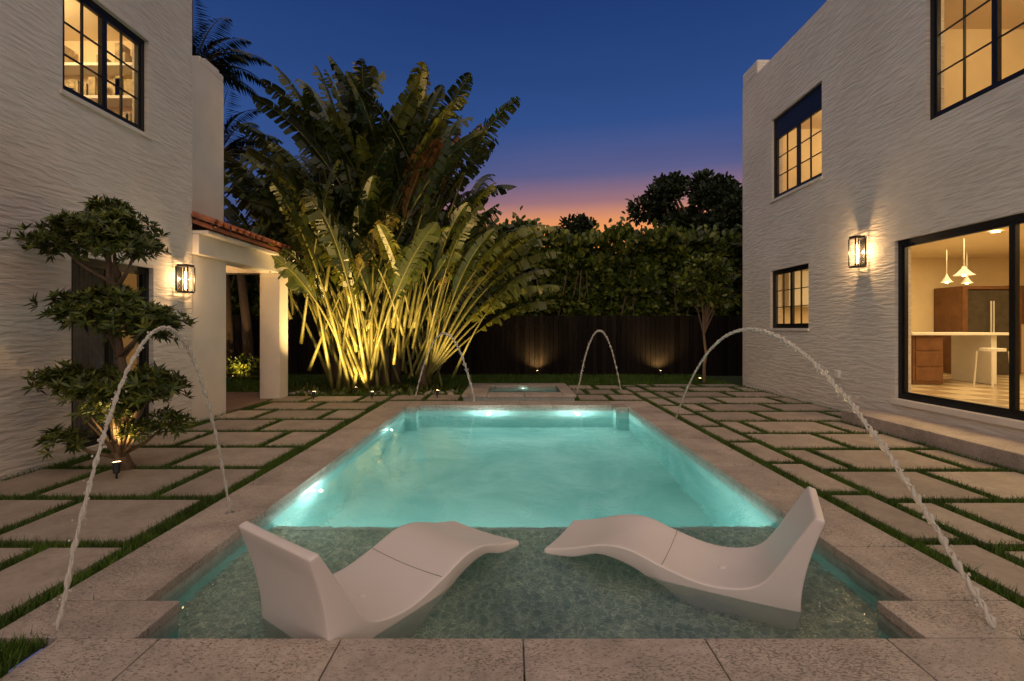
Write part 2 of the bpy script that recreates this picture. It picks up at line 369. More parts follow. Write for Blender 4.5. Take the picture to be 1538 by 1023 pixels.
S=[(s[0],min(s[1],4.90),*s[2:]) if (s[1]>4.9 and s[2]<7.2) else s for s in S]
boxes('paving_slabs',S,M_slab,None,bevel=.006)
boxes('door_step',[(4.97,5.56,2.0,4.6,-.06,.17),(4.97,5.56,4.606,7.3,-.06,.17)],M_coping,None,bevel=.01)
boxes('porch_floor',[(-8,-4.76,7.2,10.6,-.06,.0)],M_brick,None)

# ---------------------------------------------------------------- grass
rects=np.array([s[:4] for s in S]+[c[:4] for c in C]+[(-.97,1.24,9.31,11.3),(4.97,5.6,2,7.3),(-9,-4.74,-3,10.6),(hx0,hx1,hy0,hy1)])
def grass_pts(x0,x1,y0,y1,dens):
    n=int((x1-x0)*(y1-y0)*dens); p=np.stack([rng.uniform(x0,x1,n),rng.uniform(y0,y1,n)],1)
    ok=np.ones(n,bool)
    for r in rects: ok&=~((p[:,0]>r[0]-.002)&(p[:,0]<r[1]+.002)&(p[:,1]>r[2]-.002)&(p[:,1]<r[3]+.002))
    return p[ok]
def blades(p,h,w):
    n=len(p); h=h*rng.uniform(.6,1.25,n)
    P=np.column_stack([p,np.full(n,G)]); an=rng.uniform(0,2*np.pi,n)
    s=np.column_stack([np.cos(an),np.sin(an),np.zeros(n)])*(w/2)
    t=P+np.column_stack([rng.normal(0,.35,n)*h,rng.normal(0,.35,n)*h,h])
    return np.stack([P-s,P+s,t],1).reshape(-1,3)
gv=[blades(grass_pts(-4.7,-2.0,1.6,6,10000),.058,.007),blades(grass_pts(2.2,5.5,1.6,6,10000),.058,.007),
    blades(grass_pts(-4.7,-.95,6,10.4,5000),.058,.010),blades(grass_pts(1.2,5.55,6,12.3,5000),.058,.010),
    blades(grass_pts(-9,5.6,10.3,14.6,900),.08,.018),blades(grass_pts(-4.7,-2.0,-1,1.6,2500),.05,.008),blades(grass_pts(2.2,5.5,-1,1.6,2500),.05,.008)]
fastmesh('grass',np.concatenate(gv),3,M_grass)

# ---------------------------------------------------------------- walls / windows
def wall_x(name,X,face,y0,y1,z0,z1,ops,thick,mat,parent):
    ys=sorted({y0,y1,*[o[0] for o in ops],*[o[1] for o in ops]}); zs=sorted({z0,z1,*[o[2] for o in ops],*[o[3] for o in ops]})
    def hole(a,b,c,d): return any(a>=o[0]-1e-6 and b<=o[1]+1e-6 and c>=o[2]-1e-6 and d<=o[3]+1e-6 for o in ops)
    V=[];F=[];Xb=X-face*thick
    def q(*p): k=len(V); V.extend(p); F.append((k,k+1,k+2,k+3))
    for a,b in zip(ys,ys[1:]):
        for c,d in zip(zs,zs[1:]):
            if hole(a,b,c,d): continue
            q((X,a,c),(X,b,c),(X,b,d),(X,a,d)); q((Xb,a,c),(Xb,b,c),(Xb,b,d),(Xb,a,d))
    for o in ops:
        a,b,c,d=o
        q((X,a,c),(X,a,d),(Xb,a,d),(Xb,a,c)); q((X,b,c),(X,b,d),(Xb,b,d),(Xb,b,c))
        q((X,a,c),(X,b,c),(Xb,b,c),(Xb,a,c)); q((X,a,d),(X,b,d),(Xb,b,d),(Xb,a,d))
    q((X,y0,z1),(X,y1,z1),(Xb,y1,z1),(Xb,y0,z1)); q((X,y1,z0),(X,y1,z1),(Xb,y1,z1),(Xb,y1,z0)); q((X,y0,z0),(X,y0,z1),(Xb,y0,z1),(Xb,y0,z0))
    return mesh(name,V,F,mat,parent)
def window(parent,X,face,y0,y1,z0,z1,nc=2,rows=3,cols=2,fw=.06,inset=.05,top_panel=0,name='window'):
    xa=X-face*(inset+.07); xb=X-face*inset; lo,hi=min(xa,xb),max(xa,xb); B=[]
    B+= [(lo,hi,y0,y0+fw,z0,z1),(lo,hi,y1-fw,y1,z0,z1),(lo,hi,y0+fw,y1-fw,z0,z0+fw),(lo,hi,y0+fw,y1-fw,z1-fw,z1)]
    zt=z1-fw
    if top_panel: B.append((lo+.01,hi-.01,y0+fw,y1-fw,z1-fw-top_panel,z1-fw)); zt=z1-fw-top_panel
    wy=(y1-y0-2*fw)/nc
    for i in range(nc):
        a=y0+fw+i*wy; b=a+wy; sf=.035
        l2,h2=lo+.012,hi-.008
        B+= [(l2,h2,a+.002,a+sf,z0+fw,zt),(l2,h2,b-sf,b-.002,z0+fw,zt),(l2,h2,a+sf,b-sf,z0+fw,z0+fw+sf),(l2,h2,a+sf,b-sf,zt-sf,zt)]
        l3,h3=lo+.022,hi-.022
        for c in range(1,cols):
            yy=a+sf+(b-a-2*sf)*c/cols; B.append((l3,h3,yy-.008,yy+.008,z0+fw+sf,zt-sf))
        for r in range(1,rows):
            zz=z0+fw+sf+(zt-z0-fw-2*sf)*r/rows; B.append((l3+.003,h3-.003,a+sf,b-sf,zz-.008,zz+.008))
    boxes(name+'_frame',B,M_black,parent)
    xm=(lo+hi)/2
    mesh(name+'_pane',[(xm,y0+fw,z0+fw),(xm,y1-fw,z0+fw),(xm,y1-fw,zt),(xm,y0+fw,zt)],[(0,1,2,3)],M_pane,parent)
def room(parent,x0,x1,y0,y1,z0,z1,open_face,mat=M_cream,floor=None,name='room'):
    V=[(x0,y0,z0),(x1,y0,z0),(x1,y1,z0),(x0,y1,z0),(x0,y0,z1),(x1,y0,z1),(x1,y1,z1),(x0,y1,z1)]
    F={'b':(0,1,2,3),'t':(4,5,6,7),'y0':(0,1,5,4),'x1':(1,2,6,5),'y1':(2,3,7,6),'x0':(3,0,4,7)}
    fs=[];mi=[]
    for k,f in F.items():
        if k==open_face: continue
        fs.append(f); mi.append(1 if k=='b' else 0)
    mesh(name,V,fs,[mat,floor or M_wood],parent,matidx=mi)

# ---- left house
ha=empty('white_stucco_house'); XA=-4.73
opsA=[(5.09,6.30,3.91,5.14),(5.19,6.38,.06,2.19)]
wall_x('wall',XA,1,-3,7.15,-.2,7.4,opsA,.22,M_stucco,ha)
boxes('end_wall',[(-12,XA-.221,6.93,7.148,-.2,7.4)],M_smoothwall,ha)
boxes('outer_walls',[(-12.2,-12,-3,7.15,-.2,7.4),(-12,XA-.221,-3,-2.8,-.2,7.4)],M_smoothwall,ha)
boxes('roof',[(-12,XA-.23,-2.8,6.92,7.0,7.15)],M_smoothwall,ha)
window(ha,XA,1,5.09,6.30,3.91,5.14,2,3,2,name='upper_window',inset=.06)
window(ha,XA,1,5.19,6.38,.06,2.19,2,1,1,name='french_door',inset=.06)
boxes('window_sill',[(XA-.05,XA+.03,5.05,6.34,3.86,3.905)],M_smoothwall,ha)
room(ha,-7.4,XA-.222,4.4,6.9,3.3,5.5,'x1',name='upper_room')
B=[]; SB=[]
for zz in (4.05,4.55,5.0):
    SB.append((-7.38,-7.1,4.6,6.8,zz,zz+.04)); SB.append((-7.2,-5.2,6.62,6.88,zz,zz+.04))
boxes('bookshelf',SB,M_white,ha)
for i in range(46):
    y=random.uniform(4.7,6.5); z=random.choice([4.09,4.59,5.04]); h=random.uniform(.1,.3); wd=random.uniform(.03,.12)
    B.append((-7.33+random.random()*.03,-7.15,y,y+wd,z,z+h))
for i in range(40):
    x=random.uniform(-6.9,-5.3); z=random.choice([4.09,4.59,5.04]); h=random.uniform(.1,.3); wd=random.uniform(.03,.12)
    B.append((x,x+wd,6.66,6.82,z,z+h))
boxes('shelf_items',B,simple('shelf_object',(.4,.33,.2),.7,var=.6,scale=9),ha)
light('room_light','POINT',(-6.0,5.7,5.25),54,(1,.72,.34),ha,radius=.15)
room(ha,-7.4,XA-.222,4.4,6.9,.04,2.6,'x1',name='lower_room')
boxes('curtain',[(XA-.40,XA-.36,5.25+i*.06,5.285+i*.06,.06,2.3) for i in range(0,18)],simple('grey_curtain',(.12,.12,.12),.9),ha)
light('room_light','POINT',(-6.3,5.2,1.4),14,(1,.68,.32),ha,radius=.15)
boxes('rear_block',[(-9,-5.1,7.152,8.57,-.1,5.75)],M_smoothwall,ha,bevel=.02)
boxes('rear_parapet_cap',[(-5.5,-5.1-.003,7.9,8.567,5.75,5.86),(-5.42,-5.14,8.1,8.5,5.86,5.93)],M_smoothwall,ha,bevel=.02)
porch=empty('tiled_porch')
boxes('porch_wall',[(-4.98,-4.75,7.152,8.04,-.1,2.5)],M_smoothwall,porch,bevel=.01)
boxes('porch_column',[(-5.02,-4.62,9.62,9.98,-.1,2.5)],M_smoothwall,porch,bevel=.01)
boxes('porch_beam',[(-5.0,-4.64,7.16,10.05,2.502,2.80)],M_smoothwall,porch,bevel=.01)
boxes('porch_rear_column',[(-7.9,-7.6,9.6,9.98,-.1,2.5)],M_smoothwall,porch,bevel=.01)
boxes('porch_rear_beam',[(-7.9,-5.02,9.65,9.95,2.502,2.79)],M_smoothwall,porch)
boxes('porch_soffit',[(-7.9,-4.5,7.165,10.15,2.803,2.85)],M_smoothwall,porch)
boxes('downlight',[(-5.9,-5.8,8.6,8.7,2.79,2.80)],M_bulb,porch)
light('porch_light','POINT',(-5.85,8.65,2.6),16,WARM,porch,radius=.05)
V=[];F=[]
y=7.2
while y<10.25:
    for course in range(5):
        xa=-4.38-course*.42; xb=xa-.46; za=2.93+course*.15; zb=za+.165
        k0=len(V); ns=8
        for (xx,zz,rr) in ((xa,za,.088),(xb,zb,.075)):
            for s_ in range(ns+1):
                an=math.pi*s_/ns; V.append((xx,y+math.cos(an)*rr,zz+math.sin(an)*rr))
            for s_ in range(ns+1):
                an=math.pi*(ns-s_)/ns; V.append((xx,y+math.cos(an)*(rr-.015),zz+math.sin(an)*(rr-.015)))
        m_=2*(ns+1)
        for s_ in range(m_): F.append((k0+s_,k0+(s_+1)%m_,k0+m_+(s_+1)%m_,k0+m_+s_))
        for s_ in range(ns): F.append((k0+s_,k0+s_+1,k0+m_-2-s_,k0+m_-1-s_))
    y+=.185
mesh('roof_tiles',V,F,M_terra,porch)
mesh('roof_deck',[(-4.45,7.17,2.86),(-4.45,10.27,2.86),(-6.5,10.27,3.6),(-6.5,7.17,3.6),(-4.45,7.17,2.92),(-4.45,10.27,2.92),(-6.5,10.27,3.66),(-6.5,7.17,3.66)],
     [(0,1,2,3),(4,5,6,7),(0,1,5,4),(1,2,6,5),(3,0,4,7)],M_terra,porch)

# ---- right house
hb=empty('white_stucco_house'); XB=5.58
DY0=3.86
opsB=[(8.71,10.39,4.14,5.87),(4.8,6.51,4.17,5.9),(9.10,10.44,1.40,2.63),(DY0,7.05,.38,2.67)]
wall_x('wall',XB,-1,-3,11.7,-.2,7.2,opsB,.24,M_stucco,hb)
boxes('merlon',[(XB-.003,XB+.5,11.0,11.703,7.2,7.52),(XB-.003,XB+.4,8.25,8.6,7.2,7.45)],M_stucco,hb,bevel=.03)
boxes('outer_walls',[(XB+.241,13,11.45,11.69,-.2,7.2),(13,13.2,-3,11.7,-.2,7.2),(XB+.241,13,-3,-2.8,-.2,7.2)],M_smoothwall,hb)
boxes('roof',[(XB+.25,13,-2.8,11.4,6.85,7.0)],M_smoothwall,hb)
window(hb,XB,-1,8.71,10.39,4.14,5.87,2,3,2,top_panel=.36,name='upper_window')
window(hb,XB,-1,4.8,6.51,4.17,5.9,2,3,2,name='upper_window')
window(hb,XB,-1,9.10,10.44,1.40,2.63,2,3,2,name='lower_window')
window(hb,XB,-1,DY0,7.05,.38,2.67,2,1,1,fw=.07,name='sliding_door')
boxes('window_sill',[(XB-.03,XB+.05,8.68,10.42,4.09,4.137),(XB-.03,XB+.05,9.07,10.47,1.35,1.397),(XB-.035,XB+.05,3.8,7.1,.30,.377)],M_smoothwall,hb)
boxes('outlet_box',[(XB-.05,XB-.002,8.2,8.3,.55,.68)],M_white,hb,bevel=.008)
room(hb,XB+.242,8.6,8.2,11.4,3.35,6.1,'x0',name='upper_room')
room(hb,XB+.242,8.6,3.8,7.6,3.35,6.1,'x0',name='upper_room')
light('room_light','POINT',(7.2,9.8,5.8),56,(1,.70,.30),hb,radius=.15)
light('room_light','POINT',(7.2,5.6,5.8),60,(1,.70,.30),hb,radius=.15)
room(hb,XB+.242,12.5,2.6,11.4,.372,3.05,'x0',floor=M_kfloor,name='kitchen')
K=empty('kitchen_furniture'); K.parent=hb
boxes('island_cabinet',[(7.30,7.85,8.8,9.6,.38,1.27)],M_wood,K,bevel=.01)
boxes('drawer_line',[(7.34,7.81,8.785,8.80,1.0,1.235),(7.34,7.81,8.785,8.80,.71,.97),(7.34,7.81,8.785,8.80,.44,.68)],M_wood,K,bevel=.006)
boxes('island_top',[(7.2,9.0,8.7,9.7,1.272,1.32)],M_white,K,bevel=.006)
boxes('island_panel',[(8.72,8.82,8.8,9.6,.38,1.27)],M_white,K)
boxes('fridge',[(10.05,11.1,10.7,11.39,.38,2.25)],simple('steel',(.10,.09,.08),.3,.6),K,bevel=.01)
boxes('fridge_surround',[(9.93,10.04,10.65,11.38,.38,2.33),(11.11,11.22,10.65,11.38,.38,2.33),(10.04,11.11,10.65,11.38,2.26,2.33)],M_wood,K)
boxes('fridge_handles',[(10.54,10.56,10.64,10.66,1.0,2.0),(10.6,10.62,10.64,10.66,1.0,2.0)],M_white,K)
boxes('wall_cabinets',[(8.0,9.6,10.95,11.39,.38,1.3),(6.3,7.6,11.0,11.39,1.9,2.7)],M_white,K,bevel=.01)
for (px,py,sc) in ((8.04,8.6,.75),(8.9,9.9,.5),(9.5,10.1,.5)):
    V=[];F=[]; tube([(px,py,3.04),(px,py,2.50)],.008,V,F,6); tube([(px,py,2.50),(px,py,2.46),(px,py,2.37),(px,py,2.34)],[.03*sc,.05*sc,.15*sc,.21*sc],V,F,16,caps=False)
    mesh('pendant_lamp',V,F,M_white,K,smooth=True)
    V=[];F=[]; tube([(px,py,2.40),(px,py,2.36),(px,py,2.32)],[.02,.04,.02],V,F,10); mesh('pendant_bulb',V,F,M_bulb,K)
V=[];F=[]; sx=8.4
for dx,dy in ((-.14,-.14),(.14,-.14),(-.14,.14),(.14,.14)): tube([(sx+dx*1.2,8.45+dy*1.2,.38),(sx+dx,8.45+dy,1.0)],.014,V,F,6)
tube([(sx,8.45,1.0),(sx,8.45,1.05)],.17,V,F,16); mesh('bar_stool',V,F,M_white,K)
boxes('wall_picture',[(11.6,12.45,11.36,11.39,1.5,2.4)],M_wood,K)
light('kitchen_light','AREA',(8.8,7.5,3.0),210,(1,.70,.31),hb,size=4,size_y=5,target=(8.8,7.5,0))
light('kitchen_light','POINT',(7.0,5.2,2.7),30,(1,.70,.33),hb,radius=.1)
for i in range(6):
    px=6.6+(i%3)*1.6; py=5.2+(i//3)*3
    V=[];F=[]; tube([(px,py,3.04),(px,py,3.03)],.06,V,F,14); mesh('downlight',V,F,M_bulb,K)

# ---- wall sconces
def sconce(x,y,z,face,h,e):
    s=empty('wall_lantern'); w_=.075; B=[]; xc=x+face*.11
    B.append((min(x,x+face*.02),max(x,x+face*.02),y-.06,y+.06,z-h*.42,z+h*.42))
    B.append((xc-w_,xc+w_,y-w_,y+w_,z+h*.42,z+h*.5)); B.append((xc-w_,xc+w_,y-w_,y+w_,z-h*.5,z-h*.44))
    for a in (-1,1):
        for b in (-1,1): B.append((xc+a*w_-.008,xc+a*w_+.008,y+b*w_-.008,y+b*w_+.008,z-h*.44,z+h*.42))
    boxes('frame',B,M_black,s,bevel=.002)
    V=[];F=[]; tube([(xc,y,z-h*.36),(xc,y,z-h*.1),(xc,y,z+h*.25)],[.016,.02,.012],V,F,10); mesh('bulb',V,F,M_bulb,s)
    V=[];F=[]; p=.06
    mesh('glass',[(xc-p,y-p,z-h*.43),(xc+p,y-p,z-h*.43),(xc+p,y+p,z-h*.43),(xc-p,y+p,z-h*.43),(xc-p,y-p,z+h*.41),(xc+p,y-p,z+h*.41),(xc+p,y+p,z+h*.41),(xc-p,y+p,z+h*.41)],
      [(0,1,5,4),(1,2,6,5),(2,3,7,6),(3,0,4,7)],M_pane,s)
    light('lamp','POINT',(xc,y,z),e,WARM,s,radius=.035)
sconce(XA,6.85,2.10,1,.40,34); sconce(XB,7.67,2.61,-1,.50,54)

# ---------------------------------------------------------------- fence
fence=empty('wooden_fence'); B=[]; x=-16
while x<16:
    B.append((x,x+.135,14.5+random.uniform(-.004,.004),14.525,-.05,1.78+random.uniform(-.012,.012))); x+=.145
boxes('boards',B,M_fence,fence)
boxes('rails',[(-16,16,14.53,14.58,.3,.4),(-16,16,14.53,14.58,1.4,1.5)],M_fence,fence)
B=[];y=7.3
while y<14.5: B.append((-10.5,-10.475,y,y+.135,-.05,1.78)); y+=.145
boxes('side_boards',B,M_fence,fence)

# ---------------------------------------------------------------- hedge
def hedge(name,x0,x1,yf,zt,nleaf,depth=.9,zb=1.3,lmin=.15,lmax=.25):
    h=empty(name); P=[];D=[]
    xs=rng.uniform(x0,x1,nleaf); u=rng.uniform(0,1,nleaf)
    for i in range(nleaf):
        x=xs[i]; top=zt+.45*noise.noise(Vector((x*.8,1.3,0)))+.3*noise.noise(Vector((x*2.7,5,0)))
        if u[i]<.8:
            z=zb+(top-zb)*(rng.random()); b=.5*noise.noise(Vector((x*1.3,z*1.3,3)))+.3*noise.noise(Vector((x*3.6,z*3.6,9)))
            yy=yf+.35-b*1.3+abs(rng.normal(0,.12)); P.append((x,yy,z)); D.append((rng.normal(0,.7),-.5,rng.normal(.5,.5)))
        else:
            P.append((x,yf+rng.uniform(0,depth),top+abs(rng.normal(0,.16))-.1)); D.append((rng.normal(0,.5),rng.normal(-.2,.4),rng.uniform(.4,1)))
    P=np.array(P);D=np.array(D); Nn=np.column_stack([rng.normal(0,.6,nleaf),rng.normal(-.8,.5,nleaf),rng.normal(.5,.5,nleaf)])
    L=rng.uniform(lmin,lmax,nleaf); V,k=leaf_polys(P,D,Nn,L,L*.55)
    fastmesh('leaves',V,k,M_hedge,h)
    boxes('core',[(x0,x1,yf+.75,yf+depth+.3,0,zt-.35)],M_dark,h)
hedge('hedge',-14,11,14.75,4.15,42000)
V=[];F=[]
for i in range(60):
    x=-13+i*.4+random.uniform(-.1,.1); tube([(x,15.2,0),(x+random.uniform(-.2,.2),15.1,1.5),(x+random.uniform(-.4,.4),15,3.2)],[.04,.03,.015],V,F,5)
mesh('hedge_stems',V,F,M_bark,bpy.data.objects['hedge'])

def leafcloud(blobs,n,lmin,lmax,shell=.5,ratio=.5):
    vols=np.array([b[3]*b[4]*b[5] for b in blobs]); pr=vols**.67/np.sum(vols**.67)
    idx=rng.choice(len(blobs),n,p=pr)
    d=unit(rng.normal(0,1,(n,3))); r=shell+(1.08-shell)*rng.random(n)**.6
    B=np.array(blobs)[idx]
    nz=np.array([noise.noise(Vector(tuple(dd*2.3+bb[:3]))) for dd,bb in zip(d,B)])
    r=r*(1+.45*nz)
    P=B[:,:3]+d*B[:,3:6]*r[:,None]; D=d+rng.normal(0,.5,(n,3))+np.array([0,0,.2])
    Nn=rng.normal(0,1,(n,3))+np.array([0,0,1.0]); L=rng.uniform(lmin,lmax,n)
    return leaf_polys(P,D,Nn,L,L*ratio)
def limbs(base,targets,r0,V,F,trunk_top):
    base=Vector(base); tt=Vector(trunk_top)
    path=[base.lerp(tt,t)+Vector((noise.noise(Vector((t*3,base.x,1)))*.1,noise.noise(Vector((t*3,base.x,7)))*.1,0))*(t>0) for t in np.linspace(0,1,7)]
    tube(path,[r0*(1-.4*i/6) for i in range(7)],V,F,10)
    for t in targets:
        t=Vector(t); s=path[-1] if random.random()<.5 else path[-2]; mid=s.lerp(t,.5)+Vector((random.uniform(-.1,.1),random.uniform(-.1,.1),.1))*(t-s).length
        tube([s,s.lerp(mid,.5),mid,mid.lerp(t,.6),t],[r0*.5,r0*.42,r0*.33,r0*.22,r0*.1],V,F,6)

bt=empty('background_tree'); bl=[]
for i in range(42):
    a=random.uniform(0,6.28); rr=2.5*math.sqrt(random.random())
    bl.append((8.0+math.cos(a)*rr*.98,21+math.sin(a)*rr*.6,random.uniform(5.0,8.3)-rr*.32,random.uniform(.4,.8),random.uniform(.45,.75),random.uniform(.3,.5)))
V_,k=leafcloud(bl,20000,.15,.28,.2); fastmesh('leaves',V_,k,M_dark,bt)
V=[];F=[]; limbs((8.2,21,0),[b[:3] for b in bl],.22,V,F,(8.1,21,4.2)); mesh('trunk',V,F,M_bark,bt)
bt=empty('background_tree'); bl=[(2.2+random.uniform(-.7,.7),18+random.uniform(-.5,.5),4.6+random.uniform(-.4,.8),.36,.36,.25) for i in range(8)]
V_,k=leafcloud(bl,2000,.12,.22,.2); fastmesh('leaves',V_,k,M_dark,bt)
V=[];F=[]; limbs((2.4,18,0),[b[:3] for b in bl],.1,V,F,(2.4,18,3.8)); mesh('trunk',V,F,M_bark,bt)
bt=empty('background_tree'); bl=[(-6.4+random.uniform(-2.6,2.2),17.5+random.uniform(-.5,.5),5.0+random.uniform(-1.2,1.5),.8,.7,.55) for i in range(18)]
V_,k=leafcloud(bl,9000,.13,.24,.2); fastmesh('leaves',V_,k,M_dark,bt)
V=[];F=[]; limbs((-7,17.5,0),[b[:3] for b in bl],.16,V,F,(-7,17.5,3.6)); mesh('trunk',V,F,M_bark,bt)

yt=empty('young_tree'); bl=[]
for i in range(14): bl.append((5.0+random.uniform(-.55,.45),12.4+random.uniform(-.4,.4),random.uniform(1.75,3.1),.26,.26,.2))
V_,k=leafcloud(bl,2200,.10,.17,.1); fastmesh('leaves',V_,k,M_hedge,yt)
V=[];F=[]; limbs((4.93,12.4,-.03),[b[:3] for b in bl],.045,V,F,(4.95,12.4,1.5)); mesh('trunk',V,F,M_bark,yt)

# ---------------------------------------------------------------- topiary tree
tp=empty('cloud_pruned_tree')
pads=[(-4.2,4.85,2.36,.34,.34,.15),(-3.92,4.75,2.30,.30,.32,.18),(-4.42,4.7,2.22,.22,.26,.12),(-3.72,4.8,2.20,.20,.24,.13),(-4.05,4.9,2.56,.2,.2,.11),
      (-4.0,4.75,1.55,.34,.34,.13),(-3.68,4.85,1.44,.34,.32,.14),(-4.28,4.8,1.64,.22,.28,.11),(-3.48,4.65,1.50,.20,.24,.11),(-3.85,4.7,1.70,.2,.2,.09),
      (-4.05,4.75,.84,.38,.36,.13),(-3.68,4.85,.74,.30,.32,.11),(-4.32,4.7,.90,.22,.26,.10),(-3.5,4.7,.88,.22,.22,.10),(-3.8,4.6,.62,.16,.2,.08),
      (-4.25,4.6,.34,.14,.14,.09),(-3.55,5.0,.42,.15,.15,.11),(-3.62,4.7,.40,.11,.12,.08)]
P=[];D=[];Nn=[];Ls=[]
for (cx,cy,cz,rx,ry,rz) in pads:
    nr=int(380*(rx*ry+rx*rz+ry*rz)/.22*.5)
    for i in range(nr):
        d=Vector((random.gauss(0,1),random.gauss(0,1),random.gauss(.25,1))).normalized(); r=random.uniform(.45,1.12)*(1+.6*noise.noise(d*2.1+Vector((cx*5,cy,cz*5))))
        c_=Vector((cx+d.x*rx*r,cy+d.y*ry*r,cz+d.z*rz*r)); ax=(d*.8+Vector((0,0,.7))+Vector((random.gauss(0,.35),random.gauss(0,.35),0))).normalized()
        u=ax.orthogonal().normalized(); v=ax.cross(u); sl=random.uniform(.8,1.3)
        for q in range(8):
            an=q*2*math.pi/8+random.random(); dd=ax*.6+(u*math.cos(an)+v*math.sin(an))*.9
            P.append(c_);D.append(dd);Nn.append(ax);Ls.append(random.uniform(.065,.105)*sl)
Ls=np.array(Ls); V_,k=leaf_polys(np.array(P),np.array(D),np.array(Nn),Ls,Ls*.25,'lance',.04); fastmesh('leaves',V_,k,M_topiary,tp)
V=[];F=[]
for off in ((0,0),(.04,.03)):
    tube([(-3.86+off[0],4.79+off[1],-.03),(-3.9,4.8,.2),(-3.95+off[0],4.8,.5),(-3.86,4.82,.9),(-3.93,4.8,1.4),(-4.0,4.8,1.9),(-4.02,4.82,2.35)],[.065,.052,.042,.038,.033,.027,.014],V,F,9)
for p in pads:
    z=p[2]-.25; tr=Vector((-3.92,4.8,max(.12,z-.15))); t=Vector(p[:3]); m_=tr.lerp(t,.55)+Vector((0,0,-.04)); tube([tr,m_,t],[.022,.016,.008],V,F,6)
for i in range(14):
    t=Vector((-3.9+random.uniform(-.4,.4),4.8+random.uniform(-.3,.3),random.uniform(.45,.8))); tube([(-3.87,4.79,.08),Vector((-3.88,4.8,.2)).lerp(t,.5)+Vector((0,0,-.03)),t],[.016,.011,.005],V,F,5)
mesh('trunk',V,F,M_bark,tp,smooth=True)

# ---------------------------------------------------------------- traveller's palm clump
tv=empty('travellers_palm')
BV=[];BF=[];BT=[];SV=[];SF=[]
def palm_leaf(base,az,pet,lean,blade,hw,bend,tone,roll=0,r0=.05,droop=.3):
    p=Vector(base); h=Vector((math.cos(az),math.sin(az),0)); side=Vector((-math.sin(az),math.cos(az),0))
    tot=pet+blade; nP=8;nB=32; pts=[p.copy()]; dirs=[]
    steps=[pet/nP]*nP+[blade/nB]*nB; acc=0
    for s in steps:
        acc+=s/tot; th=lean+bend*acc**2.6
        d=h*math.sin(th)+Vector((0,0,math.cos(th))); p=p+d*s; pts.append(p.copy()); dirs.append(d)
    if max(q.z for q in pts)>8.25: return
    n=nP+nB
    rad=[r0*(1-.62*i/nP) if i<=nP else r0*.38*(1-(i-nP)/nB)+.004 for i in range(n+1)]
    tube(pts,rad,SV,SF,6)
    for sg in (-1,1):
        i=0
        while i<nB:
            m_=random.choice([1,1,1,1,2,2,3]); m_=min(m_,nB-i); dr=droop*random.uniform(.2,2.8); gp_=random.uniform(.05,.38); fw_=random.uniform(.15,.6)
            k0=len(BV)
            for j in range(m_+1):
                q=i+j; u=q/nB; wv=hw*min(1,(u*5+.12))**.6*(max(0,1-u**5))**.6*(1 if u<.97 else .75)
                c_=pts[nP+q]; d=dirs[min(nP+q,n-1)]; sd=(side*math.cos(roll)+d.cross(side)*math.sin(roll)).normalized(); nn=sd.cross(d)
                if nn.z<0: nn=-nn
                sh=0
                if j==0: sh=gp_*blade/nB
                if j==m_: sh=-gp_*blade/nB
                fwd=d*(fw_*wv)
                BV.append(tuple(c_))
                BV.append(tuple(c_+sd*sg*wv*.5+nn*wv*.16+d*sh*.5+fwd*.5))
                BV.append(tuple(c_+sd*sg*wv*.95-nn*wv*dr*.55+Vector((0,0,-1))*wv*dr*.4+d*sh+fwd))
                BT.extend([tone]*3)
            for j in range(m_):
                a=k0+j*3; BF.append((a,a+1,a+4,a+3)); BF.append((a+1,a+2,a+5,a+4))
            i+=m_
def az_fan(): return random.choice([0,math.pi])+random.gauss(0,.8)
rt=lambda:min(.88,max(.0,random.gauss(.42,.24)))
for i in range(110): # tall crown
    bx=-3.2+random.gauss(0,.55); by=11.4+random.gauss(0,.45); bz=random.uniform(.4,3.5)
    palm_leaf((bx,by,bz),az_fan(),random.uniform(1.7,2.7),abs(random.gauss(0,.22))+.02,random.uniform(1.7,2.3),random.uniform(.20,.31),random.uniform(.2,1.0),rt(),random.uniform(-1,1),.042)
for i in range(65): # shoulders of the crown
    bx=-3.2+random.gauss(0,.8); by=11.5+random.gauss(0,.4); bz=random.uniform(2.2,4.1)
    palm_leaf((bx,by,bz),az_fan(),random.uniform(1.0,1.7),random.uniform(.15,.65),random.uniform(1.4,2.0),random.uniform(.20,.29),random.uniform(.5,1.2),rt()*.8,random.uniform(-1,1),.035)
for i in range(75): # body
    bx=-3.4+random.gauss(0,.6); by=11.2+random.gauss(0,.45); bz=random.uniform(.2,2.3)
    palm_leaf((bx,by,bz),az_fan(),random.uniform(1.5,2.4),random.uniform(.08,.5),random.uniform(1.4,2.1),random.uniform(.20,.31),random.uniform(.5,1.3),rt(),random.uniform(-1,1),.04)
for i in range(26):
    bx=-3.45+random.gauss(0,.3); palm_leaf((bx,10.85+random.gauss(0,.15),0),az_fan(),random.uniform(2.0,2.9),random.uniform(.05,.48),random.uniform(1.5,2.1),random.uniform(.22,.30),random.uniform(.4,1.0),min(.88,rt()+.15),random.uniform(-.9,.9),.05)
for i in range(20):
    palm_leaf((-4.0+random.gauss(0,.25),11.0,random.uniform(.6,2.8)),math.pi+random.gauss(0,.5),random.uniform(1.5,2.2),random.uniform(.2,.5),random.uniform(1.5,2),.27,random.uniform(.6,1.4),rt(),random.uniform(-.8,.8),.04)
for i in range(46):
    bx=-2.0+random.gauss(0,.28); by=11.0+random.gauss(0,.3)
    palm_leaf((bx,by,random.uniform(0,1.1)),random.choice([0,0,math.pi])+random.gauss(0,.7),random.uniform(1.4,2.3),random.uniform(.05,.5),random.uniform(1.3,2.0),random.uniform(.2,.3),random.uniform(.5,1.25),min(.9,rt()+.1),random.uniform(-.8,.8),.036)
